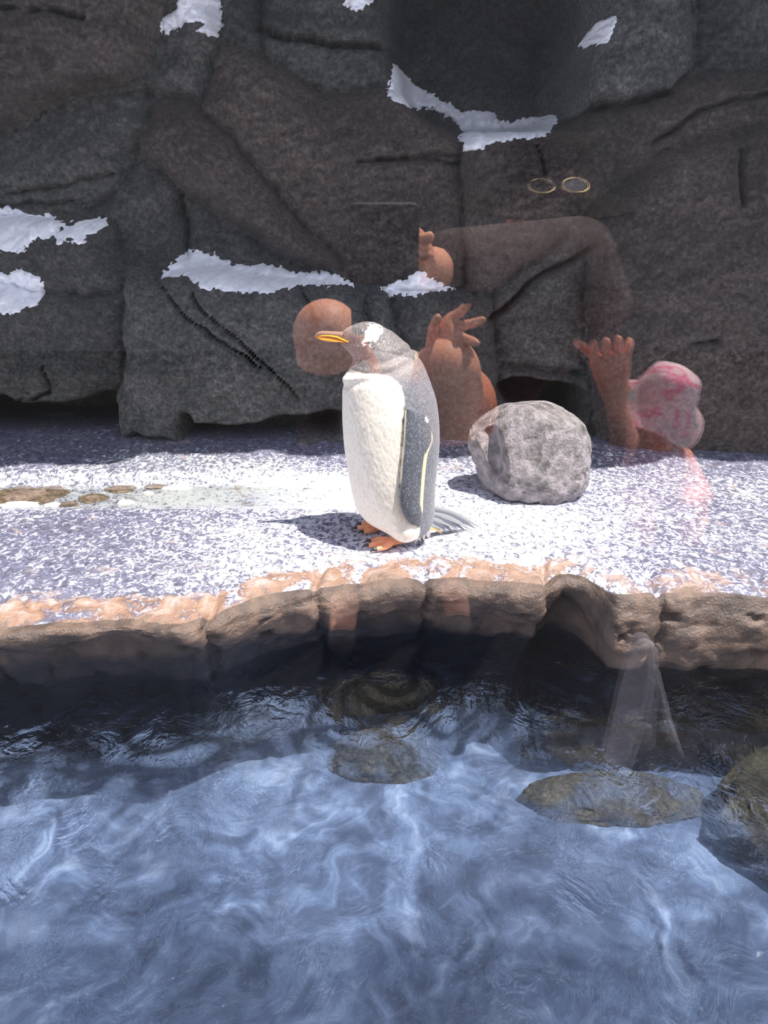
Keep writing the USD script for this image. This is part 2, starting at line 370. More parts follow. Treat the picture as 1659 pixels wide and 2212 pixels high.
def wall_field(Y):
    """(y, label): the wall's surface over (x, z), traced rocks looked up where the present surface Y stands in the photograph"""
    pw = np.stack([X, Y, Z], -1)
    u, v = project(pw)
    wn = np.stack([fbm(P0 * 5.0, 4, 3), fbm(P0 * 5.0, 4, 11)], -1) * 46
    uu, vv = u + wn[..., 0], v + wn[..., 1]
    lab = np.full(X.shape, -1)
    for k, (poly, _, _) in enumerate(ROCKS):
        lab[(lab < 0) & shapely.contains_xy(shapely.Polygon(poly).buffer(0), uu, vv)] = k
    # beyond the traced part, and in slivers, the nearest rock or a rock of its own
    out = lab < 0
    seed_lab = len(ROCKS) + np.argmin((X[..., None] - far_seed[:, 0] + 0.25 * fbm(P0 * 3, 3, 21)[..., None]) ** 2 + 1.7 * (Z[..., None] - far_seed[:, 1]) ** 2, -1)
    dist, idx = ndimage.distance_transform_edt(out, return_indices=True)
    near = lab[idx[0], idx[1]]
    lab = np.where(out, np.where(dist < 9, near, seed_lab), lab)
    lab[Z > 2.0] = seed_lab[Z > 2.0]
    side = (u < -190) | (u > 1880)
    lab[side] = seed_lab[side]
    base = np.zeros(X.shape)
    depth = np.zeros(X.shape)
    for k in np.unique(lab):
        m = lab == k
        d = ndimage.distance_transform_edt(m) * 0.009
        base[m] = ROCKS[k][1] if k < len(ROCKS) else 0.10 * math.sin(k * 2.7)
        pill = 0.095 * (1 - np.exp(-d / 0.11)) + 0.062 * (1 - np.exp(-d / 0.013))
        depth[m] = pill[m]
    off = ndimage.gaussian_filter(base, 3.2)
    y = 3.36 + off - depth
    # hollows under the lower rocks
    def hollow(poly, d, blur):
        m = shapely.contains_xy(shapely.Polygon(poly), uu, vv).astype(float)
        return ndimage.gaussian_filter(m, blur) * d
    y = y + hollow([(-200, 880), (60, 866), (160, 880), (262, 850), (275, 1010), (-200, 1010)], 0.60, 2)
    y = y + hollow([(300, 925), (380, 935), (402, 975), (300, 975)], 0.16, 1.5)
    y = y + hollow([(400, 905), (560, 890), (740, 872), (745, 915), (560, 935), (420, 930)], 0.30, 1.6)
    y = y + hollow([(1085, 838), (1160, 832), (1250, 834), (1240, 880), (1180, 900), (1110, 880)], 0.40, 1.4)
    # creases and strata
    def crease(pts, w, d):
        return 1.8 * d * np.exp(-(shapely.distance(shapely.linestrings(pts), shapely.points(uu, vv)) / (0.85 * w)) ** 2)
    for pts, w, d in (([(350, 600), (420, 690), (560, 800)], 5, 0.03), ([(420, 620), (480, 700), (640, 860)], 5, 0.03), ([(380, 425), (398, 545)], 6, 0.04),
                      ([(1050, 680), (1130, 620), (1260, 530)], 7, 0.05), ([(1220, 250), (1330, 235), (1450, 200)], 6, 0.03), ([(1400, 300), (1500, 240), (1659, 200)], 6, 0.03),
                      ([(820, 345), (1000, 350)], 5, 0.03), ([(770, 350), (1000, 335)], 4, 0.02), ([(1160, 320), (1175, 365)], 5, 0.02), ([(1500, 740), (1550, 735)], 5, 0.03),
                      ([(645, 628), (680, 690)], 7, 0.04), ([(560, 60), (700, 95), (845, 110)], 6, 0.04), ([(0, 20), (120, 22), (190, 50)], 6, 0.04), ([(80, 790), (110, 860), (150, 880)], 7, 0.04),
                      ([(0, 412), (110, 400), (235, 380)], 4, 0.02), ([(0, 436), (190, 425)], 4, 0.02), ([(1270, 970), (1340, 985), (1400, 990)], 5, 0.03), ([(1590, 330), (1600, 430)], 14, 0.04)):
        y = y + crease(pts, w, d)
    # overhanging crown and ends that come forward
    lip = 0.95 + 0.04 * np.tanh(-X * 1.2)
    y = y - lip * sstep(1.50, 2.55, Z) ** 1.5
    y = y - 0.55 * sstep(1.75, 3.0, -X) - 0.10 * sstep(1.9, 3.0, X)
    y = y - 0.04 * sstep(1300, 1659, u) * sstep(300, 700, v)
    y = y + 0.11 * fbm(P0 * 2.2, 5, 5) + 0.018 * fbm(P0 * np.array([4, 1, 13.0]), 4, 9) + 0.05 * fbm(P0 * 12, 4, 15) + 0.026 * fbm(P0 * 38, 2, 17) - 0.03 * np.abs(fbm(P0 * np.array([5, 1, 7.0]), 4, 19))
    return y, lab


Yw = np.full(X.shape, 3.3)
for _ in range(3):
    Yw, LAB = wall_field(Yw)
wv = np.stack([X, Yw, Z], -1).reshape(-1, 3)
wf = tri(grid_faces(*X.shape))
wn_ = normals(wv, wf)
wall = Thing("wall_back", kind="structure")
flab = LAB.reshape(-1)[wf[:, 0]]
for k in np.unique(flab):
    f = wf[flab == k]
    u, inv = np.unique(f, return_inverse=True)
    mesh_n(path_for(wall.path, "rock"), wv[u], inv.reshape(f.shape), wn_[u], (M_WALL, M_WALL2, M_WALL3)[ROCKS[k][2] if k < len(ROCKS) else int(k) % 2])
wall.part("core", trimesh.creation.box(bounds=[[-3.05, 4.3, -0.6], [3.05, 4.6, 2.78]]), M_WALL)
wall.part("crown", trimesh.creation.box(bounds=[[-3.05, 2.62, 2.70], [3.05, 4.6, 2.95]]), M_WALL)


def wall_y(x, z):
    return ndimage.map_coordinates(Yw, [np.interp(z, zs, np.arange(len(zs))), np.interp(x, xs, np.arange(len(xs)))], order=1)


# ------------------------------------------------------------------ snow painted on the ledges
SNOW = [
    ([(345, 50), (375, 20), (400, -30), (470, -40), (478, 40), (470, 84), (440, 72), (420, 70), (440, 52), (400, 52), (370, 65), (350, 75)], "white snow patch on the topmost rock, cut by the upper edge left of centre"),
    ([(735, -40), (815, -40), (805, 10), (770, 22), (745, 5)], "small white snow patch at the upper edge, above the big central rock"),
    ([(852, 140), (880, 165), (930, 200), (1000, 238), (1040, 240), (1065, 238), (1080, 262), (1120, 262), (1150, 256), (1208, 250), (1190, 282), (1140, 302), (1060, 316), (1006, 322), (990, 274), (930, 238), (850, 222), (832, 205), (836, 175)], "long white snow patch along the sill of the dark recess"),
    ([(1262, 72), (1290, 45), (1330, 40), (1338, 58), (1310, 92), (1255, 108), (1250, 100)], "small white snow patch on the upright rock right of the dark recess"),
    ([(-160, 440), (0, 448), (60, 462), (110, 463), (138, 485), (120, 505), (80, 522), (40, 550), (0, 542), (-160, 560)], "large white snow patch on the ledge at the left edge"),
    ([(125, 505), (160, 480), (228, 474), (236, 486), (198, 506), (172, 528), (140, 520), (124, 532)], "small white snow patch beside the large left-edge patch"),
    ([(-160, 590), (30, 584), (92, 594), (100, 640), (80, 660), (40, 680), (0, 685), (-160, 690)], "low white snow patch at the left edge, below the other two"),
    ([(350, 586), (385, 560), (410, 540), (470, 542), (510, 570), (560, 575), (650, 588), (700, 590), (760, 614), (700, 618), (640, 622), (560, 636), (500, 636), (440, 628), (410, 602), (350, 602)], "longest white snow patch on the ledge left of the penguin's head"),
    ([(826, 624), (862, 598), (905, 588), (945, 604), (985, 622), (925, 640), (845, 638)], "small white snow mound on the ledge above the penguin's back"),
]
step = 0.0045
for poly, label in SNOW:
    pu = np.array(poly, float)
    c = at_y(pu[:, 0], pu[:, 1], 3.3)
    gx = np.arange(c[:, 0].min() - 0.08, c[:, 0].max() + 0.08, step)
    gz = np.arange(c[:, 2].min() - 0.12, c[:, 2].max() + 0.12, step)
    GX, GZ = np.meshgrid(gx, gz)
    GY = wall_y(GX, GZ)
    pts = np.stack([GX, GY, GZ], -1)
    u, v = project(pts)
    q = pts * np.array([1, 0.0, 1])
    rag = fbm(q * 14, 5, 31) * 60 + fbm(q * 75, 3, 33) * 44
    sp = shapely.Polygon(pu).buffer(0)
    inside = shapely.contains_xy(sp, u, v)
    sd = np.where(inside, 1, -1) * shapely.distance(sp.boundary, shapely.points(u, v)) + rag * 0.45
    th = -0.003 + 0.010 * sstep(-2, 8, sd) + 0.012 * fbm(q * 22, 4, 35) * sstep(0, 12, sd) + 0.005 * fbm(q * 90, 3, 37)
    dy, dz = np.gradient(GY, step)[1], np.gradient(GY, step)[0]
    nrm = np.stack([dy, -np.ones_like(dy), dz], -1)
    nrm /= np.linalg.norm(nrm, axis=-1, keepdims=True)
    sv = (pts + nrm * th[..., None]).reshape(-1, 3)
    qf = grid_faces(*GX.shape)
    qf = qf[(sd.reshape(-1)[qf] > -4).all(1)]
    if len(qf):
        single("snow_patch", sub(sv, tri(qf)), M_SNOW, True, label, "snow", "snow patches painted on the rock wall")

# ------------------------------------------------------------------ floor, its rim and the pool
EDGE = np.array([(-900, 1385), (0, 1378), (150, 1368), (250, 1366), (380, 1378), (460, 1352), (560, 1312), (680, 1290), (800, 1282), (900, 1276), (1050, 1276), (1170, 1284), (1215, 1262), (1270, 1275), (1340, 1312), (1500, 1304), (1659, 1308), (2600, 1330)], float)
ep = at_z(EDGE[:, 0], EDGE[:, 1], -0.03)
LIPH = np.array([0.075, 0.06, 0.05, 0.045, 0.05, 0.08, 0.10, 0.10, 0.085, 0.075, 0.08, 0.09, 0.05, 0.06, 0.16, 0.20, 0.18, 0.18])
fx = np.arange(-3.0, 3.0001, 0.0095)
order = np.argsort(ep[:, 0])
ye = PchipInterpolator(ep[order, 0], ep[order, 1])(fx)
ye = ye + 0.03 * fbm(np.stack([fx * 5, 0 * fx, 0 * fx], -1), 4, 41)
lh = np.interp(fx, ep[order, 0], LIPH[order])
PROF = [(0.40, None, -0.80), (0.27, None, -0.45), (0.15, None, -0.26), (0.06, 1.45, -0.02), (0.018, 1.12, -0.01), (0.0, 0.92, 0), (-0.006, 0.60, 0), (0.002, 0.32, 0), (0.022, 0.0, -0.014), (0.06, 0.0, -0.004), (0.12, 0.0, 0.0)]
tt = np.linspace(0, len(PROF) - 1, 100)
dyk = np.array([p[0] for p in PROF])
pdy = PchipInterpolator(np.arange(len(PROF)), dyk)(tt)
zk = np.array([[p[2] if p[1] is None else -p[1] * l + p[2] for p in PROF] for l in lh])
pz = PchipInterpolator(np.arange(len(PROF)), zk, axis=1)(tt)
rows_in = np.arange(0.012, 2.6, 0.0105)


def floor_z(x, y):
    u, v = project(np.stack([x, y, 0 * x], -1))
    bank = 0.055 * sstep(2.85, 3.25, y) + 0.03 * sstep(2.72, 2.82, y + 0.1 * fbm(np.stack([x * 3, y * 3, 0 * x], -1), 3, 51)) * sstep(0.1, -0.2, x)
    dip = -0.012 * sstep(2.44, 2.50, y) * sstep(2.80, 2.72, y) * sstep(0.0, -0.15, x)
    return bank + dip


FX = np.broadcast_to(fx, (100 + len(rows_in), len(fx)))
FY = np.vstack([ye + pdy[:, None], ye + 0.12 + rows_in[:, None]])
FZ = np.vstack([pz.T, np.zeros((len(rows_in), len(fx)))])
FZ = FZ + floor_z(FX, FY) * (FZ > -0.02)
fp = np.stack([FX, FY, FZ], -1)
ff = tri(grid_faces(*FX.shape))
fn = normals(fp.reshape(-1, 3), ff)
# the rim's blocks: cracks between them
CRACKS = [20, 470, 682, 918, 1196, 1425]
cu = np.array([at_z(c, 1300, -0.03)[0] for c in CRACKS])
jag = 0.05 * fbm(np.stack([FX * 0, FZ * 14, FY * 6], -1), 3, 61)
crk = np.min(np.abs(FX[..., None] + jag[..., None] - cu), -1)
rimness = np.concatenate([np.ones(100), sstep(0.22, 0.0, rows_in)])[:, None] * np.ones_like(FX)
p3 = fp
amp = 0.026 * fbm(p3 * 6, 4, 71) + 0.018 * fbm(p3 * 22, 4, 73)
dsp = rimness * amp * 1.4 + (1 - rimness) * (0.008 * fbm(p3 * 9, 3, 75) + 0.008 * fbm(p3 * np.array([38, 28, 30]), 4, 77))
wet = sstep(2.42, 2.48, FY) * sstep(2.82, 2.74, FY) * sstep(0.02, -0.12, FX)
dsp = dsp * (1 - 0.8 * wet * (1 - rimness))
dsp = dsp - rimness * (0.020 * np.exp(-(crk / 0.010) ** 2))
# pits under the lip and in the recess between the last two blocks
dsp = dsp - 0.02 * sstep(0.10, 0.25, fbm(p3 * 16, 3, 81)) * (FZ < -0.06)
fv = fp.reshape(-1, 3) + fn * dsp.reshape(-1, 1)
fn = normals(fv, ff)
# wear (bare pits), algae and bare rock, as amounts per point
u_, v_ = project(fp)
wear = 0.10 * sstep(2.78, 3.1, FY) + 0.06 * sstep(0.0, -1.0, FX) + 0.035 * sstep(0.6, 1.2, FX) - 0.05 * np.exp(-((FX - 0.1) / 0.6) ** 2 - ((FY - 2.35) / 0.45) ** 2) - 0.10 * wet
inl = FY - ye[None, :]
alg = np.where(np.arange(FX.shape[0])[:, None] < 100, 0.50, sstep(0.22, 0.11, inl) * 0.40) * (0.75 + 0.5 * sstep(0.75, 0.2, FX))
bare = np.where(FZ < -0.012, 1.0, 0.0) * np.ones_like(FX) + 0.35 * sstep(0.10, 0.03, inl)
wetrock_shade = 0.88 * sstep(0.0, -0.09, FZ + 0.095 + 0.10 * sstep(-0.4, 0.6, FX) + 0.05 * fbm(p3 * 6, 3, 85)) + 0.42 * wet * (1 - rimness) * sstep(0.1, -0.6, FX)  # wet rock darkened further with painted undercut shade; also the damp puddle floor
floor = Thing("floor", kind="structure")


def floor_piece(name, f, mat):
    u, inv = np.unique(f, return_inverse=True)
    m = mesh_n(path_for(floor.path, name), fv[u], inv.reshape(f.shape), fn[u], mat)
    api = UsdGeom.PrimvarsAPI(m)
    for nm, arr in (("wear", wear), ("algae", alg), ("bare", bare), ("wetrock_shade", wetrock_shade)):
        api.CreatePrimvar(nm, Sdf.ValueTypeNames.FloatArray, "vertex").Set(Vt.FloatArray.FromNumpy(arr.reshape(-1)[u].astype(np.float32)))


rowi = ff[:, 0] // len(fx)
isrim = rowi < 100 + 7
blk = np.searchsorted(np.sort(cu), (FX + jag).reshape(-1)[ff[:, 0]])
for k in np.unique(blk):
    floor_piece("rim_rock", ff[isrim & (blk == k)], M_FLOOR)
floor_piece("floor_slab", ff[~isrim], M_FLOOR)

ZP, ZW = -0.66, -0.235
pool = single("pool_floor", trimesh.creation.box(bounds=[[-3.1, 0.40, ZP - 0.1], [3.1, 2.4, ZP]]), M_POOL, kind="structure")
for nm, b in (("wall_left", [[-3.2, 0.40, ZP - 0.1], [-3.0, 2.4, -0.0]]), ("wall_right", [[3.0, 0.40, ZP - 0.1], [3.2, 2.4, -0.0]]), ("wall_front", [[-3.2, 0.25, ZP - 0.1], [3.2, 0.449, -0.11]])):
    single(nm, trimesh.creation.box(bounds=b), M_WALL, kind="structure")
# water surface: real ripples
wx, wy = np.arange(-3.0, 3.001, 0.016), np.arange(0.465, 2.1, 0.012)
WX, WY = np.meshgrid(wx, wy)
wp = np.stack([WX, WY, 0 * WX], -1)
WZ = ZW + 0.010 * fbm(wp * np.array([3.0, 5.0, 1]), 3, 91) + 0.006 * fbm(wp * np.array([9, 14, 1]) + 0.4 * fbm(wp * 3, 2, 95)[..., None], 3, 93)
single("pool_water", (np.stack([WX, WY, WZ], -1).reshape(-1, 3), grid_faces(*WX.shape)), M_WATER, True, "rippled blue pool water below the rock ledge, filling the foreground", "water")
# window
win = Thing("window_1", kind="structure")
win.part("pane", trimesh.creation.box(bounds=[[-3.0, 0.450, ZP], [3.0, 0.458, 2.6]]), M_PANE)

# rock under the water at the right
def blob(center, radii, seed, amp=0.16, freq=2.2, sub_=5, squash=None):
    s = trimesh.creation.icosphere(sub_, 1.0)
    d = s.vertices.copy()
    r = 1 + amp * 2 * fbm(d * freq + seed * 3.1, 4, seed) + amp * 0.5 * fbm(d * freq * 4, 3, seed + 1)
    s.vertices = d * r[:, None] * np.array(radii) + np.array(center)
    return s


M_SUB = rock_material("submerged_rock", [(0.3, (0.025, 0.021, 0.017)), (0.5, (0.065, 0.052, 0.038)), (0.7, (0.13, 0.105, 0.075))], scale=5.0, bump=0.6)
c = at_z(1640, 1660, -0.5)
single("submerged_boulder", blob((1.36, 1.62, -0.62), (0.46, 0.30, 0.27), 5), M_SUB, True, "brown algae-covered boulder under the water at the right edge", "rock")
single("submerged_boulder", blob((0.66, 1.80, -0.67), (0.26, 0.11, 0.075), 9), M_SUB, True, "low tan boulder under the water at the foot of the ledge", "rock")
single("submerged_boulder", blob((0.0, 1.97, -0.67), (0.17, 0.10, 0.13), 12), M_SUB, True, "submerged boulder below the ledge in line with the penguin", "rock")

# puddle and the bare patches in it
def patch(center, rx, ry, seed, z, lift=0.004, n=64):
    a = np.linspace(0, 2 * np.pi, n, endpoint=False)
    r = 1 + 0.8 * fbm(np.stack([np.cos(a) * 1.4, np.sin(a) * 1.4, 0 * a + seed], -1), 3, seed)
    rings = [np.stack([center[0] + k * rx * r * np.cos(a), center[1] + k * ry * r * np.sin(a), 0 * a + z + h], -1) for k, h in ((1.0, -0.012), (1.0, lift * 0.4), (0.9, lift), (0.4, lift * 1.2))]
    return loft(rings)


M_BARE = rock_material("bare_brown_rock", [(0.3, (0.09, 0.065, 0.05)), (0.6, (0.17, 0.12, 0.09))], scale=14, bump=0.3, rough=0.4)
M_CHIP = flat("paint_chip", (0.70, 0.68, 0.62), 0.5)
for k, (px, py, w, h, mat, nm) in enumerate([(60, 1072, 78, 22, M_BARE, "bare_patch"), (262, 1058, 34, 7, M_BARE, "bare_patch"), (338, 1053, 26, 5, M_BARE, "bare_patch"), (200, 1078, 34, 8, M_BARE, "bare_patch"), (150, 1091, 18, 4, M_BARE, "bare_patch"),
                                             (45, 1090, 46, 6, M_CHIP, "paint_patch"), (112, 1092, 16, 4, M_CHIP, "paint_patch"), (272, 1087, 16, 5, M_CHIP, "paint_patch"), (380, 1056, 34, 4, M_CHIP, "paint_patch"), (320, 1067, 12, 3, M_CHIP, "paint_patch")]):
    p = at_z(px, py, -0.012)
    s = 2.75 / FPX
    floor.part(nm, patch(p, w * s, h * s / 0.31, 101 + k, -0.012, 0.006), mat, 40)
pp = at_z(np.array([-300, 0, 300, 560, 800, 700, 420, 100, -300]), np.array([1040, 1044, 1040, 1046, 1062, 1080, 1086, 1094, 1096]), -0.004)
single("puddle", patch((-0.85, 2.62), 1.0, 0.145, 140, -0.0085, 0.003), M_PUDDLE, 40, "shallow flat puddle on the white rock floor left of the penguin", "puddle")

# ------------------------------------------------------------------ boulder
YB = 2.63
rows = np.array([(866, 1122, 1150, .02), (868, 1108, 1172, .05), (875, 1088, 1205, .09), (890, 1060, 1236, .125), (905, 1042, 1252, .145), (930, 1017, 1273, .165), (950, 1013, 1279, .17), (980, 1017, 1273, .175),
                 (1010, 1029, 1268, .17), (1035, 1033, 1267, .16), (1050, 1036, 1262, .15), (1064, 1046, 1250, .14)], float)
tq = np.linspace(0, len(rows) - 1, 110)
rq = PchipInterpolator(np.arange(len(rows)), rows)(tq)
ang = np.linspace(0, 2 * np.pi, 220, endpoint=False)
rings = []
for py, xl, xr, ry in rq:
    a, b = at_y(xl, py, YB), at_y(xr, py, YB)
    sx, sy = np.cos(ang), np.sin(ang)
    pw_ = 0.85
    rings.append(np.stack([(a[0] + b[0]) / 2 + (b[0] - a[0]) / 2 * np.sign(sx) * np.abs(sx) ** pw_, YB + ry * np.sign(sy) * np.abs(sy) ** pw_, 0 * ang + max(a[2], -0.01)], -1))
bo = loft(rings)
v = np.array(bo.vertices)
n = np.array(bo.vertex_normals)
u, w = project(v)
front = sstep(2.63, 2.53, v[:, 1])
line = np.interp(w, [905, 940, 990, 1040, 1080], [1066, 1078, 1090, 1098, 1100])
disp = 0.034 * fbm(v * 8, 3, 151) + 0.010 * fbm(v * 30, 4, 153)
disp -= 0.006 * sstep(0.08, 0.2, fbm(v * 36, 2, 155))
v = v + n * disp[:, None]
for nx, ny, nz, dd in ((-.55, -.25, .8, .155), (.35, -.2, .9, .150), (.8, -.45, .35, .185), (.25, -.95, .15, .150), (-.35, -.9, .3, .145), (.93, .2, -.1, .200), (-.8, -.3, -.35, .175), (-.1, .1, 1, .162)):
    pn = np.array([nx, ny, nz]) / np.linalg.norm([nx, ny, nz])
    ex = (v - np.array([at_y(1145, 980, YB)[0], YB, 0.155])) @ pn - dd
    v = v - pn * (np.maximum(ex, 0) * 0.82)[:, None]
scoop = front * sstep(line + 4, line - 12, u) * sstep(890, 920, w) * sstep(1062, 1020, w)
v[:, 1] += 0.085 * scoop * (1 - 0.5 * sstep(line - 20, line - 50, u))
v[:, 0] -= 0.0 * scoop
bo = trimesh.Trimesh(v, bo.faces, process=False)
single("boulder", bo, M_BOULDER, True, "grey pitted boulder standing on the rock floor right of the penguin", "rock")

# ------------------------------------------------------------------ penguin
YP = 2.165
PL = at_z(845, 1168, 0.0)


def crop(cx, cy):
    return 630 + np.asarray(cx, float) / 3.687, 640 + np.asarray(cy, float) / 3.687


def cw(cx, cy, y=YP):
    return at_y(*crop(cx, cy), y)


# silhouette (in the units of an enlargement): height, left, right, half thickness, narrowing of the left end
SIL = np.array([
    (204, 585, 625, .006, 0), (212, 540, 668, .020, .1), (228, 490, 705, .030, .2), (250, 446, 742, .038, .3), (280, 408, 800, .045, .45), (320, 388, 850, .050, .55), (355, 392, 890, .053, .55), (385, 398, 925, .056, .5),
    (420, 432, 962, .060, .4), (460, 468, 1000, .066, .3), (495, 488, 1020, .073, .2), (530, 486, 1040, .082, .1), (556, 462, 1056, .090, .05), (580, 436, 1066, .098, 0), (620, 420, 1082, .106, 0), (700, 410, 1112, .116, 0),
    (820, 404, 1150, .124, 0), (950, 404, 1170, .130, 0), (1100, 412, 1178, .133, 0), (1200, 420, 1176, .134, 0), (1350, 443, 1160, .134, 0), (1450, 460, 1150, .132, 0), (1550, 480, 1142, .128, 0), (1630, 502, 1140, .123, 0),
    (1690, 525, 1140, .116, 0), (1750, 572, 1134, .106, 0), (1795, 634, 1120, .094, 0), (1830, 705, 1105, .080, 0), (1858, 760, 1085, .064, 0), (1880, 800, 1050, .046, 0), (1892, 840, 1000, .025, 0)], float)
cy = np.concatenate([np.linspace(204, 620, 170), np.linspace(622, 1892, 300)])
NP = 300
pi_ = PchipInterpolator(SIL[:, 0], SIL[:, 1:])(cy)
phi = np.linspace(0, 2 * np.pi, NP, endpoint=False)  # 0 = right, pi/2 = far, pi = left, 3pi/2 = near
L, R = cw(pi_[:, 0], cy), cw(pi_[:, 1], cy)
mx_, hx = (L[:, 0] + R[:, 0]) / 2, (R[:, 0] - L[:, 0]) / 2
zz = (L[:, 2] + R[:, 2]) / 2
co, si = np.cos(phi)[None], np.sin(phi)[None]
wn2 = pi_[:, 2][:, None] * (1 + pi_[:, 3][:, None] * np.minimum(co, 0) * 0.85)
BX = mx_[:, None] + hx[:, None] * co
BY = YP + wn2 * si
BZ = np.broadcast_to(zz[:, None], BX.shape)
bv = np.stack([BX, BY, BZ], -1)
CXg = pi_[:, 0][:, None] + (pi_[:, 1] - pi_[:, 0])[:, None] * (co + 1) / 2
CYg = np.broadcast_to(cy[:, None], CXg.shape)
near = -si
# thigh, shoulder, cheek and folds of the neck
bul = 0.024 * np.exp(-((CXg - 900) / 95) ** 2 - ((CYg - 1800) / 80) ** 2) * sstep(0, .5, np.abs(near))
bul += 0.010 * np.exp(-((CXg - 700) / 120) ** 2 - ((CYg - 420) / 60) ** 2)
bul -= 0.008 * np.exp(-((CYg - (575 - 0.05 * (CXg - 500))) / 16) ** 2) * sstep(900, 700, CXg)
for k in range(4):
    bul += 0.0022 * np.sin((CYg + 0.36 * (CXg - 500)) / 16.0 + k * 0.0) * np.exp(-((CYg + 0.36 * (CXg - 500) - 610) / 70) ** 2) * 0.4
bn = normals(bv.reshape(-1, 3), tri(grid_faces(len(cy), NP, True)))
if (bn.reshape(bv.shape)[300, NP // 2, 0]) > 0:
    bn = -bn
bv = bv + bn.reshape(bv.shape) * (bul + 0.0010 * fbm(bv * 40, 3, 161) + 0.0016 * fbm(bv * np.array([170, 170, 60]), 2, 163))[..., None]
# a ragged hem of feathers
ragged = 0.006 * np.abs(fbm(np.stack([co * 30 + 0 * CXg, si * 30 + 0 * CXg, 0 * CXg], -1), 2, 165)) * sstep(1840, 1890, CYg)
bv[..., 2] -= ragged
# plumage: white front, slate back, black head with a white band over the crown
bord = np.interp(cy, [545, 565, 575, 600, 660, 740, 900, 1200, 1400, 1550, 1630, 1700, 1745, 1800, 1850, 1900], [-1, 700, 760, 810, 860, 880, 884, 866, 858, 862, 890, 945, 1000, 1004, 990, 980])
xx = np.clip((bord - (pi_[:, 0] + pi_[:, 1]) / 2) / ((pi_[:, 1] - pi_[:, 0]) / 2), -1, 1)
ab = np.degrees(np.pi - np.arccos(xx))
yaw = 25.0
adeg = (np.degrees(phi)[None] - 180.0)  # + towards the near side
jit = 9 * fbm(bv * 60, 3, 171)
mid, half = yaw * sstep(560, 900, cy), np.maximum(ab - yaw * sstep(560, 900, cy), 1e-3)
edge = half[:, None] - np.abs(adeg - mid[:, None]) + jit
white = sstep(-2.5, 2.5, edge) * sstep(548, 566, CYg + 0.06 * (CXg - 600) + 14 * jit / 9)
top_dark = sstep(590, 560, CYg + 0.02 * CXg)
HEADP = np.array([(935, 168), (1050, 195), (1160, 262), (1150, 340), (1070, 405), (1000, 440), (975, 480), (900, 496), (848, 468), (860, 420), (885, 385), (890, 330), (905, 290), (945, 240), (968, 215)], float)
hp = np.stack([(660 + HEADP[:, 0] / 6.9125 - 630) * 3.687, (670 + HEADP[:, 1] / 6.9125 - 640) * 3.687], -1)
hpoly = shapely.Polygon(hp).buffer(0)
fcx, fcy = CXg + 60 * fbm(bv * 90, 3, 175), CYg + 60 * fbm(bv * 90, 3, 177)
small = cy < 520
patchm = np.zeros_like(CXg)
patchm[small] = shapely.contains_xy(hpoly, fcx[small], fcy[small])
spk = (fbm(bv * 300, 2, 179) > 0.24) & (shapely.distance(hpoly, shapely.points(np.where(small[:, None], CXg, 5000), CYg)) < 55) & small[:, None]
slate, head_c, wht = np.array([0.125, 0.128, 0.145]), np.array([0.125, 0.105, 0.100]), np.array([0.77, 0.70, 0.60])
dark = slate + (head_c - slate) * sstep(700, 520, CYg)[..., None]
pale = np.array([0.76, 0.76, 0.74])
col = dark * (1 - white[..., None]) + wht * white[..., None]
pm = np.maximum(patchm, spk * 0.8)[..., None]
col = col * (1 - pm) + pale * pm
peng = Thing("penguin", "black and white penguin with an orange beak standing on the rock floor", "penguin", loc=(PL[0], PL[1], 0.0))
bm = loft(bv)
cols = np.vstack([col.reshape(-1, 3), col[0].mean(0), col[-1].mean(0)])
peng.part("body", bm, M_PLUME, True, color=cols, label="plump white-fronted body with slate back and dark head")


def body_y(cx, cyy, side=-1):
    """near (or far) side of the body at the enlargement's coordinates"""
    p = PchipInterpolator(SIL[:, 0], SIL[:, 1:])(cyy)
    t = np.clip((np.asarray(cx) - (p[..., 0] + p[..., 1]) / 2) / ((p[..., 1] - p[..., 0]) / 2), -0.999, 0.999)
    b = 0.024 * np.exp(-((cx - 900) / 95) ** 2 - ((cyy - 1800) / 80) ** 2)
    return YP + side * (p[..., 2] * np.sqrt(1 - t * t) + b)


# beak: lofted along its length; x decreasing to the tip
def beak(top, bot, wid, n=40, tipx=None):
    top, bot, wid = (np.array(a, float) for a in (top, bot, wid))
    q = np.linspace(top[:, 0].max(), top[:, 0].min(), n)
    srt = lambda a: a[np.argsort(a[:, 0])]
    top, bot, wid = srt(top), srt(bot), srt(wid)
    th = np.linspace(0, 2 * np.pi, 28, endpoint=False)
    rs = []
    for x in q:
        zt, zb, hw = np.interp(x, *top.T), np.interp(x, *bot.T), np.interp(x, *wid.T)
        a = at_y(660 + x / 6.9125, 670 + zt / 6.9125, YP)
        b = at_y(660 + x / 6.9125, 670 + zb / 6.9125, YP)
        rs.append(np.stack([0 * th + (a[0] + b[0]) / 2, YP + hw * np.cos(th), (a[2] + b[2]) / 2 + max((a[2] - b[2]) / 2, 0.0006) * np.sin(th)], -1))
    return loft(rs)


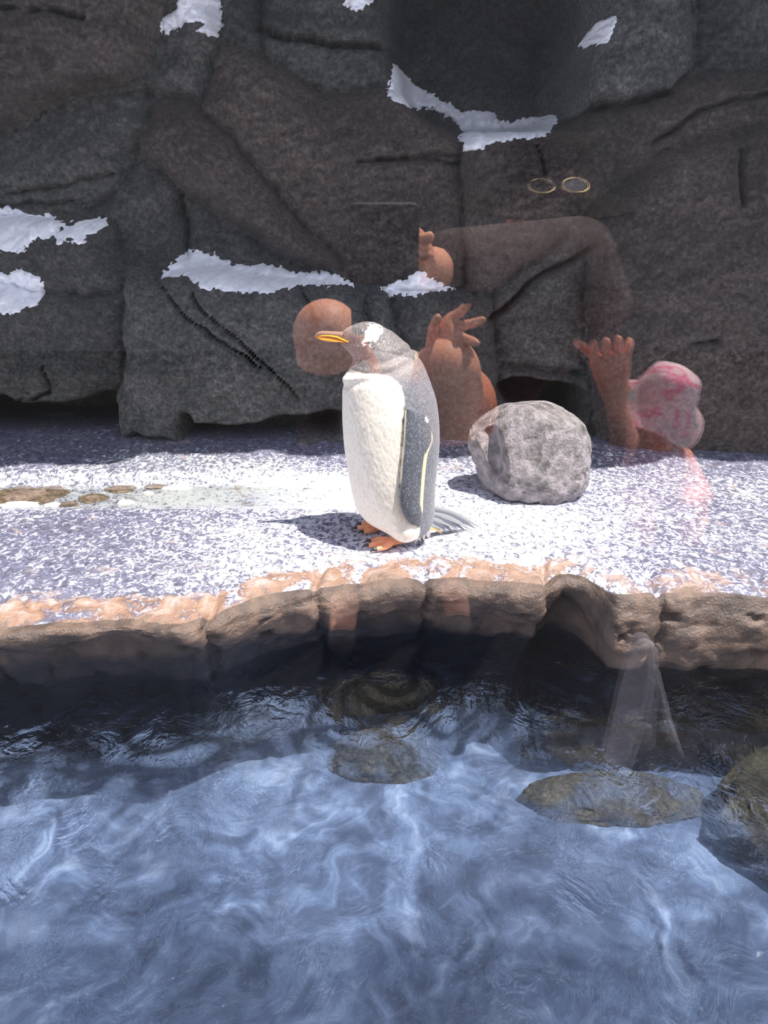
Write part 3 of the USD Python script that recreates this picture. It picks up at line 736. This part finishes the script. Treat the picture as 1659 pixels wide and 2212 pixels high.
ub = peng.part("upper_beak", beak([(560, 318), (480, 318), (330, 311), (240, 309), (190, 322), (160, 345), (140, 375), (132, 392)], [(560, 430), (470, 402), (350, 392), (240, 388), (190, 392), (160, 402), (140, 410), (132, 408)],
                               [(560, .017), (470, .0135), (330, .010), (220, .008), (160, .005), (132, .0015)]), M_CULMEN, True, label="dark brown upper beak")
peng.part("orange_plate", beak([(650, 452), (560, 412), (470, 366), (350, 356), (250, 362), (190, 384), (170, 398)], [(650, 462), (560, 446), (470, 418), (350, 398), (250, 394), (190, 402), (170, 404)],
                               [(650, .0315), (560, .0225), (470, .0165), (350, .0122), (250, .0098), (190, .006), (170, .003)]), M_ORANGE, True, under=ub, label="orange side plate of the upper beak")
peng.part("lower_beak", beak([(650, 456), (560, 444), (470, 424), (350, 404), (250, 398), (180, 402), (150, 406)], [(650, 464), (590, 470), (520, 476), (400, 476), (290, 462), (220, 440), (180, 418), (150, 410)],
                             [(650, .0318), (560, .0220), (470, .0160), (350, .0115), (250, .009), (180, .005), (150, .0015)]), M_ORANGE, True, label="orange lower beak")
# closed eye, near and far
for s in (-1, 1):
    ecx, ecy = (660 + 925 / 6.9125 - 630) * 3.687, (670 + 446 / 6.9125 - 640) * 3.687
    e = cw(ecx, ecy)
    yy = body_y(np.array(ecx), np.array(ecy), s)
    p = PchipInterpolator(SIL[:, 0], SIL[:, 1:])(ecy)
    t_ = (ecx - (p[0] + p[1]) / 2) / ((p[1] - p[0]) / 2)
    yy = YP + s * p[2] * (1 + p[3] * min(t_, 0) * 0.85) * math.sqrt(1 - t_ * t_)
    el = trimesh.creation.icosphere(3, 1.0)
    el.vertices = el.vertices * np.array([0.0095, 0.004, 0.0022])
    el.apply_transform(trimesh.transformations.rotation_matrix(-0.22, [0, 1, 0]))
    el.apply_translation([e[0], yy + s * 0.0065, e[2]])
    peng.part("eye", el, M_CLAW, True, label="closed dark eye" if s < 0 else None)

# flippers
FL = np.array([(815, 902, 930), (840, 895, 985), (870, 892, 1035), (900, 890, 1062), (950, 888, 1085), (1000, 885, 1103), (1080, 880, 1110), (1130, 874, 1092), (1180, 869, 1070), (1250, 863, 1058), (1350, 857, 1048), (1450, 856, 1040), (1550, 864, 1034), (1620, 885, 1032), (1670, 915, 1028), (1705, 950, 1018), (1722, 985, 1000)], float)
fr_ = np.linspace(815, 1722, 150)
fl = PchipInterpolator(FL[:, 0], FL[:, 1:])(fr_)
mq = 44
for s, nm in ((-1, "near flipper lying along the body"), (1, None)):
    secs, cc = [], []
    for yv, (a, b) in zip(fr_, fl):
        th = np.linspace(0, 2 * np.pi, mq, endpoint=False)
        xq = (a + b) / 2 + (b - a) / 2 * np.cos(th)
        pos = cw(xq, 0 * xq + yv)
        thick = 0.011 * sstep(1722, 1600, yv) + 0.003
        base_y = body_y(xq, 0 * xq + yv, s)
        base_y = YP + s * np.maximum(np.abs(base_y - YP), 0.055)
        out = 0.006 + thick * (np.abs(np.sin(th)) ** 0.6 * np.sign(np.sin(th)))
        pos[:, 1] = base_y + s * out
        secs.append(pos)
        lead, trail = xq - a, b - xq
        c = np.tile(np.array([0.075, 0.082, 0.10]), (mq, 1))
        k1 = (sstep(12, 7, lead) * sstep(815, 840, yv) * sstep(1420, 1300, yv))[:, None]
        wtr = 9 + 20 * sstep(1080, 1200, yv) * sstep(1640, 1500, yv)
        k2 = (sstep(wtr + 3, wtr - 3, trail) * sstep(1000, 1060, yv) * sstep(1640, 1600, yv))[:, None]
        k3 = (np.exp(-((xq - 1070) / 26) ** 2 - ((yv - 900) / 45) ** 2) > 0.45).astype(float)[:, None] * (fbm(np.stack([xq / 9, 0 * xq + yv / 9, 0 * xq], -1), 2, 191)[:, None] > -0.08)
        c = c * (1 - k1) + np.array([0.78, 0.66, 0.46]) * k1
        c = c * (1 - k2) + np.array([0.80, 0.62, 0.36]) * k2
        c = c * (1 - k3) + np.array([0.70, 0.68, 0.66]) * k3
        cc.append(c)
    lf = loft(secs)
    cc = np.vstack(cc + [cc[0].mean(0)[None], cc[-1].mean(0)[None]])
    peng.part("flipper", lf, M_PLUME, True, color=cc, label=nm)

# feet
def foot(center, yaw_deg, sc=1.0):
    a = math.radians(yaw_deg)
    def loc(f, s, z):
        return center + sc * np.array([-f * math.cos(a) + s * math.sin(a), -f * math.sin(a) - s * math.cos(a), z / sc * sc])
    ank, pad = loc(0.0, 0, 0.026), loc(0.028, 0, 0.014)
    man = chain([loc(0.006, 0, 0.075), ank, pad], [0.021, 0.020, 0.013], 16)
    tips = []
    for s, ln in ((-0.034, 0.085), (0.0, 0.100), (0.034, 0.083)):
        k1, k2, tip = loc(0.045, s * 0.55, 0.013), loc(ln * 0.72, s * 0.9, 0.012), loc(ln, s, 0.009)
        man += chain([pad, k1, k2, tip], [0.012, 0.0105, 0.0095, 0.006], 14)
        tips.append((tip, loc(ln + 0.022, s * 1.08, 0.004)))
    web = m3.Manifold()
    ks = [loc(0.03, 0, 0.008)] + [loc(l, s, 0.006) for s, l in ((-0.030, 0.070), (0.0, 0.082), (0.030, 0.068))]
    web = (ball(ks[0], 0.006, 10) + ball(ks[1], 0.004, 10) + ball(ks[2], 0.004, 10) + ball(ks[3], 0.004, 10)).hull()
    fm = soften(man + web, 0.006, 6)
    p = peng.part("foot", fm, M_FOOT, True)
    for t0, t1 in tips:
        mid_ = (t0 + t1) / 2 + np.array([0, 0, 0.004])
        peng.part("claw", soften(chain([t0, mid_, t1], [0.0058, 0.0045, 0.0012], 12), 0.004, 0), M_CLAW, True, under=p)


foot(np.append(at_z(868, 1180, 0.0)[:2], 0.004), 14)
foot(np.append(at_z(842, 1146, 0.0)[:2], 0.004), 6)

# tail feathers: a stiff fan reaching to the floor
root = np.array([cw(1095, 1790)[0], YP + 0.02, cw(1095, 1800)[2] + 0.02])
tips = [(1500, 1842), (1470, 1852), (1430, 1862), (1385, 1866), (1340, 1872), (1290, 1878), (1245, 1884), (1200, 1890)]
for k, (tx, ty) in enumerate(tips):
    end = at_z(*crop(tx, ty), 0.006)
    b0 = root + np.array([-0.012 * k / 7, -0.035 * k / 7, 0.022 - 0.055 * k / 7])
    dirv = end - b0
    ln = np.linalg.norm(dirv)
    dirv /= ln
    up = np.cross(dirv, np.array([0.55, -0.83, 0.1]))
    side_ = np.cross(up, dirv); side_ /= np.linalg.norm(side_); up = np.cross(dirv, side_); up /= np.linalg.norm(up)
    secs = []
    for t in np.linspace(0, 1, 16):
        wdt = 0.0062 * (1 - t ** 4) * (0.7 + 0.5 * math.sin(math.pi * min(t, .6))) + 0.0004
        th = np.linspace(0, 2 * np.pi, 12, endpoint=False)
        sag = np.array([0, 0, 0.010 * math.sin(math.pi * t)])
        secs.append(b0 + dirv * ln * t + sag + np.outer(np.cos(th) * wdt, up) + np.outer(np.sin(th) * 0.0016 * (1 - 0.6 * t), side_))
    peng.part("tail_feather", loft(secs), M_TAIL2 if k == 7 else (M_TAIL if k % 2 else M_TAIL3), True, label="amber lowest tail feather" if k == 7 else None)
# loose feather tips at the hem
hemv = []
for k in range(70):
    cx = 850 + 240 * k / 69 + rng.uniform(-4, 4)
    cyy = (1888 if cx < 960 else 1888 - (cx - 960) * 0.35) - rng.uniform(0, 14)
    p = cw(cx, cyy); yb = YP - rng.uniform(0.3, 0.9) * 0.06
    p[1] = yb
    e = p + np.array([rng.uniform(-0.002, 0.012), rng.uniform(-0.006, 0.004), -rng.uniform(0.014, 0.024)])
    cn = trimesh.creation.cone(0.0028, np.linalg.norm(e - p), sections=6)
    cn.apply_transform(trimesh.geometry.align_vectors([0, 0, 1], (e - p) / np.linalg.norm(e - p)))
    cn.apply_translation(p)
    hemv.append(cn)
peng.part("hem_feathers", trimesh.util.concatenate(hemv), flat("hem", (0.62, 0.58, 0.54), 0.7), True, kind="stuff")

# ------------------------------------------------------------------ the visitors' side of the window, seen mirrored in the pane
GL = 0.45


def mir(px, py, d):
    """The point on the visitors' side whose mirror image in the pane the photograph shows at (px, py), d beyond the camera's plane in the mirror."""
    p = at_y(np.array(px), np.array(py), d)
    return np.array([p[0], 2 * GL - d, p[2]])


ZV = 0.10
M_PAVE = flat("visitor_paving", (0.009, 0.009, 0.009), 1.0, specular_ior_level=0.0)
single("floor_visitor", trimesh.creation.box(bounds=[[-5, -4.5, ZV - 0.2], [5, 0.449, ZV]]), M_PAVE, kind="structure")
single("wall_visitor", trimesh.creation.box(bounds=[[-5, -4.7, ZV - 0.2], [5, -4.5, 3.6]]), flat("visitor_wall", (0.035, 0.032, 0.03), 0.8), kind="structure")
M_SKIN = flat("skin", (0.88, 0.38, 0.23), 0.5, specular_ior_level=0.3)
M_SKIN2 = flat("child_skin", (0.92, 0.36, 0.24), 0.5, specular_ior_level=0.3)
M_HAIR = flat("brown_hair", (0.055, 0.032, 0.02), 0.45)
M_TOP = flat("brown_top", (0.045, 0.022, 0.02), 0.9)
M_SHORT = flat("pale_shorts", (0.42, 0.38, 0.38), 0.85)
M_HEM = flat("orange_cuff", (0.72, 0.20, 0.09), 0.8)
M_DRESS = flat("pink_dress", (0.62, 0.36, 0.38), 0.85)
M_EYE, M_LIP = flat("eye_dark", (0.03, 0.02, 0.02), 0.2), flat("lips", (0.5, 0.14, 0.12), 0.5)
M_GOLD, M_LENS = flat("gold_metal", (0.9, 0.62, 0.3), 0.12, metallic=1.0), flat("dark_lens", (0.01, 0.01, 0.012), 0.03, specular_ior_level=0.8)


def face_dirs(c, look):
    f = np.array(look, float) - c
    f[2] *= 0.6
    f /= np.linalg.norm(f)
    r = np.cross(f, [0, 0, 1]); r /= np.linalg.norm(r)
    return f, r, np.cross(r, f)


def head_parts(th, c, h, look, skin, hair_mat):
    """h: head height; returns a manifold to join to the body and adds eyes, mouth and hair as parts"""
    f, r, u = face_dirs(c, look)
    at = lambda a, b, d: c + h * (a * r + b * u + d * f)
    m = (ball(at(0, .16, -.06), .34 * h) + ball(at(0, .12, .10), .30 * h)).hull() + (ball(at(0, .05, .12), .28 * h) + ball(at(0, -.34, .22), .13 * h) + ball(at(0, -.2, .0), .24 * h)).hull()
    m += bone(at(0, .06, .38), .03 * h, at(0, -.10, .47), .055 * h, 12)
    for s in (-1, 1):
        m += bone(at(s * .33, .04, .0), .05 * h, at(s * .36, -.08, .02), .035 * h, 10)
    for s in (-1, 1):
        e = trimesh.creation.icosphere(2, .038 * h); e.apply_translation(at(s * .14, .02, .385))
        th.part("eye", e, M_EYE, True)
    th.part("mouth", soften(chain([at(-.10, -.24, .335), at(0, -.245, .365), at(.10, -.24, .335)], [.02 * h, .028 * h, .02 * h], 10), .01, 1), M_LIP, True)
    hr = (ball(at(0, .20, -.08), .37 * h) + ball(at(0, -.05, -.20), .30 * h)).hull() - (ball(at(0, .0, .30), .34 * h) + ball(at(0, -.4, .5), .4 * h)).hull()
    th.part("hair", soften(hr, .014, 4), hair_mat, True)
    return m


def hand(wrist, palm, tips, thumb, sc):
    """tips: four finger ends; every finger its own bent chain"""
    d = palm - wrist; d /= np.linalg.norm(d)
    across = tips[0] - tips[3]; across -= d * (across @ d); across /= np.linalg.norm(across)
    nrm = np.cross(d, across)
    k = [palm + d * .030 * sc + across * o * sc for o in (.030, .010, -.011, -.030)]
    m = (ball(wrist, .021 * sc, 14) + ball(palm + across * .022 * sc, .017 * sc, 14) + ball(palm - across * .022 * sc, .016 * sc, 14)).hull()
    m += (ball(palm + across * .022 * sc, .016 * sc, 14) + ball(palm - across * .022 * sc, .015 * sc, 14) + ball(k[0], .0125 * sc, 14) + ball(k[3], .0115 * sc, 14)).hull()
    for kk, t in zip(k, tips):
        mid = kk * .5 + t * .5 + nrm * .008 * sc
        m += chain([kk, mid, t], [.0112 * sc, .0098 * sc, .0082 * sc], 12)
    b = wrist * .55 + palm * .45 + across * .024 * sc
    m += chain([b, b * .45 + thumb * .55 + across * .008 * sc, thumb], [.014 * sc, .0115 * sc, .0095 * sc], 12)
    return m


# the photographer, squatting behind the phone
ph = Thing("person", "squatting person in a brown top and pale shorts mirrored in the glass, one hand spread", "person", loc=(0.25, -0.95, ZV))
head = mir(1175, 470, 1.95)
neck = mir(1165, 600, 1.97)
chest, hip = mir(1080, 760, 1.98), mir(930, 1130, 2.02)
hip[2] = max(hip[2], ZV + 0.16)
shL, shR = mir(1010, 650, 1.95), mir(1290, 660, 1.93)
wr, pal = mir(925, 782, 1.50), mir(962, 738, 1.47)
elb = mir(905, 930, 1.68)
tips_ = [mir(1016, 650, 1.45), mir(1043, 692, 1.45), mir(1030, 742, 1.41), mir(1012, 772, 1.42)]
kn1, kn2 = mir(968, 800, 1.46), mir(705, 722, 1.40)
hipL, hipR = hip + np.array([-.10, 0, 0]), hip + np.array([.10, 0, 0])
an1, an2 = kn1 + np.array([.03, -.10, 0]), kn2 + np.array([0.02, -.10, 0])
an1[2] = an2[2] = ZV + 0.07
m = head_parts(ph, head, .225, CAM + np.array([0, .3, -.05]), M_SKIN, M_HAIR)
m += bone(head + np.array([0, -.01, -.07]), .055, neck, .058) + (ball(neck, .06) + ball(chest, .12) + ball(shL, .06) + ball(shR, .06)).hull() + bone(chest, .13, hip, .14)
m += chain([shL, elb, wr], [.052, .042, .026]) + hand(wr, pal, tips_, mir(946, 688, 1.43), 0.92)
wrR = np.array([0.055, -0.095, 0.835])
elR = mir(1250, 548, 1.46)
m += chain([shR, elR, wrR], [.052, .042, .027])
palR = np.array([0.04, -0.05, 0.845])
m += hand(wrR, palR, [np.array([0.052, -0.030, 0.875]), np.array([0.050, -0.026, 0.855]), np.array([0.046, -0.028, 0.838]), np.array([0.042, -0.030, 0.82])], np.array([0.03, -0.04, 0.882]), 0.72)
for hp_, kn, an in ((hipR, kn1, an1), (hipL, kn2, an2)):
    m += chain([hp_, kn], [.085, .062]) + chain([kn, kn * .65 + an * .35 + np.array([0, -.02, 0]), an], [.060, .056, .038])
    toe = an + np.array([0, .16, -.035])
    m += bone(an + np.array([0, -.03, -.03]), .035, toe, .026)
ph.part("body", soften(m, .014, 5), M_SKIN, True)
tp = (ball(neck + np.array([0, 0, -.03]), .085) + ball(chest, .15) + ball(shL, .085) + ball(shR, .085)).hull() + bone(chest, .145, hip, .155) + chain([shR, elR, elR * .1 + wrR * .9], [.078, .064, .048]) + bone(shL, .064, shL * .6 + elb * .4, .058)
ph.part("top", soften(tp, .018, 6), M_TOP, True)
sh = (ball(hipL, .10) + ball(hipR, .10) + ball(hipL * .3 + kn2 * .7, .086) + ball(hipR * .3 + kn1 * .7, .086)).hull()
ph.part("shorts", soften(sh, .02, 6), M_SHORT, True)
d1 = (kn1 - hipR) / np.linalg.norm(kn1 - hipR)
ph.part("cuff", soften(bone(hipR * .34 + kn1 * .66, .091, hipR * .26 + kn1 * .74, .089), .014, 2), M_HEM, True, label="orange shorts cuff")
dw = (pal - wr) / np.linalg.norm(pal - wr)
br = trimesh.creation.torus(.0255, .0045, 40, 12)
br.apply_transform(trimesh.geometry.align_vectors([0, 0, 1], dw)); br.apply_translation(wr - dw * .006)
ph.part("bracelet", br, M_GOLD, True, label="gold bracelet")
for kn, an in ((kn1, an1), (kn2, an2)):
    ph.part("shade_sock", soften(chain([kn * (.84 if kn is kn2 else .6) + an * (.16 if kn is kn2 else .4) + np.array([0, -.012, 0]), kn * .5 + an * .5 + np.array([0, -.015, 0]), an], [.073, .070, .048]), .014, 2), M_TOP, True)  # dark sleeves added on the shins where the legs fade into shade
for an in (an1, an2):
    ph.part("shoe", soften(bone(an + np.array([0, -.04, -.032]), .036, an + np.array([0, .17, -.042]), .028), .012, 2), M_HAIR, True)
# sunglasses pushed up on the head
f_, r_, u_v = face_dirs(head, CAM + np.array([0, .3, -.05]))
sg = Thing("sunglasses", "gold-rimmed sunglasses lying on the brim of the dark hat, glinting in the glass", "sunglasses", loc=tuple(head))
for s in (-1, 1):
    c_ = head + np.array([0, .145, .062]) + .225 * s * .16 * r_
    f_ = np.array([0, .55, .83])
    ring = trimesh.creation.torus(.028, .0028, 36, 10); ring.apply_transform(trimesh.geometry.align_vectors([0, 0, 1], f_)); ring.apply_translation(c_)
    sg.part("rim", ring, M_GOLD, True)
    disc = trimesh.creation.cylinder(.027, .002, 36); disc.apply_transform(trimesh.geometry.align_vectors([0, 0, 1], f_)); disc.apply_translation(c_)
    sg.part("lens", disc, M_LENS)
    sg.part("temple", soften(bone(c_ + s * .026 * r_, .002, c_ + np.array([s * .03, -.09, .03]), .002, 8), .02, 0), M_GOLD)
bh = Thing("face_shade_hat", "dark wide-brimmed hat added to shade the face of the squatting person, mirrored in the glass", "hat", loc=tuple(head))  # hat added to keep the sun off the mirrored face
pf = np.array([(.0005, .155), (.06, .152), (.098, .125), (.108, .06), (.112, .035), (.165, .02), (.205, .0), (.204, -.006), (.16, .013), (.108, .028), (.102, .05), (.092, .12), (.055, .145), (.0005, .148)])
bhm = trimesh.creation.revolve(pf, sections=64)
bhm.apply_transform(trimesh.transformations.rotation_matrix(math.radians(-10), [1, 0, 0]))
bhm.apply_translation(head + np.array([0, 0, .03]))
bh.part("crown_and_brim", bhm, flat("dark_straw", (0.012, 0.010, 0.009), 0.9, specular_ior_level=0.1), 50)
# the phone
phn = Thing("phone", "dark phone held upright behind the window by the squatting person", "phone", loc=(0.01, -0.016, 0.83))
bx = m3.CrossSection.square([0.062, 0.138], True).offset(0.008, m3.JoinType.Round, 2.0, 24).extrude(0.008)
bx = bx.rotate([90, 0, 0]).rotate([-20, 0, 0]).translate([0.0, -0.016, 0.835])
phn.part("case", soften(bx, .02, 0), flat("phone_case", (0.02, 0.02, 0.022), 0.4))

# the child in a pink hat, farther back
ch = Thing("person", "small child in a pink dress mirrored in the glass, one arm raised", "person", loc=(0.8, -1.1, ZV))
hc = mir(1428, 890, 1.95)
m = head_parts(ch, hc, .17, CAM + np.array([-.1, .5, -.35]), M_SKIN2, M_HAIR)
tor, bot = hc + np.array([0.0, -.04, -.16]), hc + np.array([.02, -.10, -.24])
bot[2] = ZV + 0.11
w1, p1 = mir(1335, 885, 1.68), mir(1322, 800, 1.62)
sh1 = tor + np.array([-.085, 0, .02])
el1 = mir(1352, 950, 1.80)
m += bone(hc, .045, tor, .05) + bone(tor, .075, bot, .09)
m += chain([sh1, el1, w1], [.036, .032, .024]) + hand(w1, p1, [mir(1362, 738, 1.60), mir(1338, 733, 1.59), mir(1312, 738, 1.59), mir(1285, 742, 1.60)], mir(1250, 742, 1.62), 1.02)
m += chain([tor + np.array([.085, 0, .02]), tor + np.array([.12, .08, -.06]), tor + np.array([.06, .16, -.05])], [.036, .032, .024])
m += ball(tor + np.array([.05, .19, -.05]), .028)
for s in (-1, 1):
    m += chain([bot + np.array([s * .05, 0, 0]), bot + np.array([s * .07, .17, .0]), bot + np.array([s * .06, .20, -.07])], [.05, .04, .035])
ch.part("body", soften(m, .011, 5), M_SKIN2, True)
ch.part("dress", soften((ball(tor, .088) + ball(bot, .115) + ball(bot + np.array([0, .10, -.0]), .09)).hull(), .018, 4), M_DRESS, True)
# hat: lathed crown and drooping brim, tilted
hat = Thing("sun_hat", "pink patterned cloth sun hat on the child's head, mirrored in the glass", "hat", loc=tuple(hc))
prof = np.array([(0.0005, .112), (.038, .110), (.062, .098), (.074, .062), (.084, .030), (.104, .004), (.126, -.022), (.124, -.026), (.101, -.001), (.080, .027), (.070, .060), (.058, .092), (.036, .104), (.0005, .106)])
hm = trimesh.creation.revolve(prof, sections=64)
hv = np.array(hm.vertices)
a_ = np.arctan2(hv[:, 1], hv[:, 0]); rr = np.hypot(hv[:, 0], hv[:, 1])
hv[:, 2] += 0.018 * np.cos(3 * a_ + 0.6) * sstep(.08, .13, rr)
hm = trimesh.Trimesh(hv, hm.faces, process=False)
hm.apply_transform(trimesh.transformations.rotation_matrix(math.radians(-22), [1, 0, 0]))
hm.apply_transform(trimesh.transformations.rotation_matrix(math.radians(14), [0, 1, 0]))
hm.apply_translation(hc + np.array([0, -.01, .01]))
M_HAT = material("pink_cloth", {"t": ("geometry", {}), "n": ("noise_texture", {"scale": 16.0, "detail": 2.0, "distortion": 0.6}),
    "r": ("rgb_ramp", {"ramp": [(0.36, (0.28, 0.40, 0.38)), (0.42, (0.80, 0.45, 0.50)), (0.55, (0.88, 0.62, 0.64)), (0.62, (0.80, 0.10, 0.25)), (0.7, (0.85, 0.50, 0.55))]}), "p": ("principled_bsdf", {"roughness": 0.85})},
    [("t.position", "n.vector"), ("n.fac", "r.fac"), ("r.color", "p.base_color")])
hat.part("crown_and_brim", hm, M_HAT, 60)
# pale cloth draped close to the pane
cl = chain([mir(1392, 1400, .86), mir(1378, 1480, .86), mir(1360, 1560, .85), mir(1338, 1640, .84)], [.013, .021, .021, .019], 16)
cl += chain([mir(1405, 1410, .87), mir(1398, 1500, .87), mir(1392, 1600, .87)], [.010, .014, .015], 14) + chain([mir(1412, 1450, .87), mir(1440, 1560, .87), mir(1474, 1636, .87)], [.008, .008, .003], 12)
single("draped_cloth", soften(cl, .010, 6), flat("pale_cloth", (0.34, 0.30, 0.32), 0.9), 50, "pale folded cloth hanging close to the window at lower right, mirrored in the glass", "cloth")
